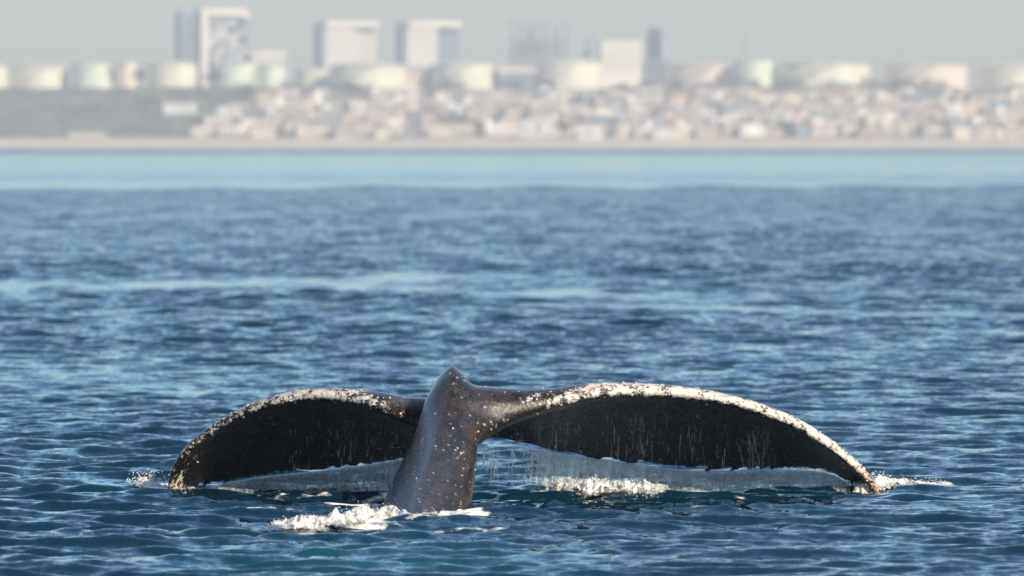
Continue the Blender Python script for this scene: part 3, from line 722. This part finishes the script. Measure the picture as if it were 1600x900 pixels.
def strands(P, L, W, seed, lean=.0):                            # hanging threads of water, tapered, 4 sided
    r = np.random.default_rng(seed); v, f = [], []
    for (x, y, z), l, w in zip(P, L, W):
        k = len(v); n = 5; dx = r.normal(0, .006)
        for i in range(n):
            s = i / (n - 1); ww = w * (.35 + .65 * math.sin(math.pi * min(1, .15 + .8 * s))) * r.uniform(.6, 1.3)
            cx, cz = x + dx * s + r.normal(0, .0015), z - l * s
            v += [(cx - ww, y, cz), (cx, y - ww, cz), (cx + ww, y, cz), (cx, y + ww, cz)]
        for i in range(n - 1):
            for j in range(4): f.append((k + i * 4 + j, k + i * 4 + (j + 1) % 4, k + (i + 1) * 4 + (j + 1) % 4, k + (i + 1) * 4 + j))
    return mesh_np('strands', v, f)
t = NT('water_drop'); M_DROP = t.set(Base_Color=c4(.72, .78, .80), Roughness=.12, Alpha=.45); t.b.inputs['Transmission Weight'].default_value = .3
def drip_points(S, n, p0, p1, c0, c1, seed):
    r = np.random.default_rng(seed); P = []
    pxs = S[:, 0] / S[:, 1] / A + 800; cl = r.uniform(p0, p1, n // 6)
    for i in range(n):
        px = cl[r.integers(len(cl))] + r.normal(0, 6); k = int(np.argmin(np.abs(pxs - px))); c = c0 + (c1 - c0) * r.random() ** .7
        q = fluke_pt(S[k], c, -1); q = q + [r.normal(0, .02), -.012, 0]; P.append(q)
    return P
dr = np.random.default_rng(9)
PL = drip_points(SL, 110, 440, 640, .50, .97, 3); PR = drip_points(SR, 330, 800, 1210, .42, .97, 4)
P = PL + PR
tag(link('water_drips', strands(P, np.clip(dr.exponential(.04, len(P)), .008, .2), dr.uniform(.0005, .0019, len(P)), 5), mat=M_DROP), 'thin threads of water dripping from the undersides of the flukes', 'water drips', kind='stuff')

def balls(P, Rr, seed, squash=.8):                              # droplets / froth beads, joined
    bm = bmesh.new(); bmesh.ops.create_icosphere(bm, subdivisions=1, radius=1.0)
    bv = np.array([v.co for v in bm.verts]); bf = np.array([[v.index for v in q.verts] for q in bm.faces]); bm.free()
    r = np.random.default_rng(seed); V, F = [], []
    for i, (q, rr) in enumerate(zip(P, Rr)):
        s = rr * r.uniform(.65, 1.35, 3) * [1, 1, squash]; V.append(bv * s + q); F.append(bf + i * len(bv))
    return mesh_np('beads', np.vstack(V), np.vstack(F))
t = NT('froth_bead'); M_BEAD = t.set(Base_Color=c4(.80, .80, .78), Roughness=.3)
t = NT('sea_froth'); p = t.pos(); n = t.noise(p, 40., 5, .65).outputs[0]; h2 = t.noise(t.vec('MULTIPLY', p, (1, .6, 1.4)), 22., 5, .7).outputs[0]
M_FROTH = t.set(Base_Color=t.mix(t.mapr(n, .3, .62), c4(.30, .35, .37), c4(.72, .70, .66)), Roughness=.5, Normal=t.bump(n, .5, .015),
                Alpha=t.mapr(t.math('ADD', h2, t.attr('cover')), .84, 1.22)); t.b.inputs['Subsurface Weight'].default_value = .35
t.b.inputs['Subsurface Radius'].default_value = (.02, .02, .02)
_tab = np.random.default_rng(77).random((256, 256))
def vn2(x, y):                      # value noise on a lattice
    xi, yi = np.floor(x).astype(int), np.floor(y).astype(int); u, v = x - xi, y - yi; u, v = u * u * (3 - 2 * u), v * v * (3 - 2 * v)
    g_ = lambda a, b: _tab[a % 256, b % 256]
    return (g_(xi, yi) * (1 - u) + g_(xi + 1, yi) * u) * (1 - v) + (g_(xi, yi + 1) * (1 - u) + g_(xi + 1, yi + 1) * u) * v
def froth(name, line, spread, rise, seed, label, lift=0., drops=100):
    """churned water heaped along a line of pixels on the sea; spread = half width in metres of depth, rise = metres of heap"""
    pts = np.array(line, float); L = np.array([[*ground(a, b), e_] for a, b, e_ in pts])
    ns, nt_ = 420, 64; ss = np.linspace(0, len(L) - 1, ns); C = np.stack([np.interp(ss, np.arange(len(L)), L[:, k]) for k in range(3)], 1)
    tt = np.linspace(-1, 1, nt_); S, T = np.meshgrid(ss, tt, indexing='ij')
    X = np.repeat(C[:, :1], nt_, 1); Y = C[:, 1:2] + T * spread * (.5 + .5 * C[:, 2:3]); E_ = np.repeat(C[:, 2:3], nt_, 1)
    o = seed * 13.7
    n1_ = vn2(X * 9 + o, Y * 5); n2_ = vn2(X * 26 + o, Y * 15); n3_ = vn2(X * 62, Y * 40 + o); n4_ = vn2(X * 140, Y * 90 + o)
    fr2 = .42 * (1 - np.abs(2 * n1_ - 1)) + .30 * (1 - np.abs(2 * n2_ - 1)) + .18 * n3_ + .10 * n4_
    ends = sstep(0, .5, S) * sstep(len(L) - 1, len(L) - 1.5, S); prof = np.exp(-(T * 1.7) ** 2) * ends
    Z = rise * E_ * prof * np.clip(fr2 * 2.1 - .45, .0, 2) - .012 * (1 - prof)
    wv = waves(X.ravel(), Y.ravel(), np.ones(X.size), np.full(X.size, .06)); Z = Z + wv[2].reshape(X.shape) + lift * prof
    X = X + .02 * (n2_ - .5) + .012 * (n4_ - .5); Y = Y + .05 * (n3_ - .5)
    i = np.arange(ns * nt_).reshape(ns, nt_)
    f = np.stack([i[:-1, :-1].ravel(), i[1:, :-1].ravel(), i[1:, 1:].ravel(), i[:-1, 1:].ravel()], 1)
    me = mesh_np('froth', np.stack([X.ravel(), Y.ravel(), Z.ravel()], 1), f)
    attr(me, 'cover', (prof * (.55 + .45 * E_)).ravel())
    o_ = tag(link(name, me, mat=M_FROTH), label, 'foam', kind='stuff')
    r = np.random.default_rng(seed); k = r.choice(X.size, drops, p=(prof * E_).ravel() / (prof * E_).sum())
    P = np.stack([X.ravel()[k], Y.ravel()[k], Z.ravel()[k] + np.abs(r.normal(0, rise * .28, drops))], 1)
    d = link('droplets', balls(P, r.uniform(.0012, .0032, drops), seed, 1.0), o_, M_BEAD); tag(d, kind='stuff')
    return o_
froth('foam', [(415, 830, .4), (440, 829, .8), (480, 828, 1.), (530, 826, 1.), (575, 820, .9), (615, 812, .6), (640, 809, .3)], .42, .072, 21, 'heap of white foam left of the tail stock base', .012, 260)
froth('foam', [(580, 800, .4), (600, 806, .8), (640, 812, .6), (680, 813, .5), (720, 809, .6), (750, 806, .4)], .34, .04, 22, 'foam ringing the base of the tail stock', .02, 120)
froth('foam', [(855, 768, .4), (880, 773, .8), (920, 776, 1.), (965, 777, .9), (1010, 777, .7), (1050, 776, .4)], .42, .062, 23, 'sunlit foam in front of the right water sheet', .01, 260)
froth('foam', [(1325, 768, .5), (1350, 768, 1.), (1385, 765, .9), (1420, 761, .6), (1460, 759, .5), (1500, 757, .3)], .36, .045, 24, 'foam trailing off the right fluke tip', .01, 200)
froth('foam', [(205, 764, .4), (232, 766, .9), (258, 768, .9), (285, 771, .5), (310, 773, .3)], .34, .05, 25, 'little foam at the left fluke tip', .01, 160)
def spray(name, px, py, ux, uz, n, seed, label, up=.14):
    r = np.random.default_rng(seed); gx, gy = ground(px, py); P, Rr = [], []
    for i in range(n):                                          # droplets thrown along short arcs
        a = r.uniform(-1, 1); s = r.random() ** .7
        P.append((gx + ux * a * s + r.normal(0, .012), gy + r.normal(0, .08), .01 + up * s * (1 - .55 * a * a) * r.uniform(.5, 1.1) + uz)); Rr.append(r.uniform(.0014, .0042))
    return tag(link(name, balls(P, Rr, seed, 1.0), mat=M_BEAD), label, 'spray', kind='stuff')
spray('spray', 232, 766, .15, 0., 420, 31, 'spray thrown up beside the left fluke tip', .125)
spray('spray', 1375, 768, .13, 0., 380, 32, 'spray thrown up at the right fluke tip', .12)
spray('spray', 1440, 762, .2, 0., 160, 33, 'low spray drifting right of the right fluke tip', .05)
spray('spray', 930, 772, .34, 0., 260, 34, 'drops leaping from the sunlit foam', .12)
# two streams in the gap beside the tail stock
g = np.random.default_rng(44); P, L, W = [], [], []
for px, n in ((770, 26), (826, 16), (800, 10), (758, 10)):
    for i in range(n):
        q = at(px + g.normal(0, 4), g.uniform(692, 735), 44.95); P.append(q[:]); L.append(g.uniform(.05, .14)); W.append(g.uniform(.0012, .0035))
tag(link('water_stream', strands(P, L, W, 6), mat=M_DROP), 'streams of water falling in the gap right of the tail stock', 'water stream', kind='stuff')

# ------------------------------------------------------------------ haze
hb = bmesh.new(); bmesh.ops.create_cube(hb, size=1.0)
hm = bpy.data.meshes.new('haze'); hb.to_mesh(hm); hb.free()
haze = link('haze', hm); haze.location = (0, 3450, 66); haze.scale = (7400, 7300, 140)
m = bpy.data.materials.new('haze_air'); m.use_nodes = True; nt = m.node_tree; nt.nodes.clear()
ou = nt.nodes.new('ShaderNodeOutputMaterial'); pv = nt.nodes.new('ShaderNodeVolumePrincipled')
pv.inputs['Color'].default_value = (.96, .95, .94, 1); pv.inputs['Density'].default_value = 2.1e-4; pv.inputs['Anisotropy'].default_value = 0.35
nt.links.new(pv.outputs[0], ou.inputs['Volume']); hm.materials.append(m)
tag(haze, 'pale sea haze filling the air', 'haze', kind='stuff')
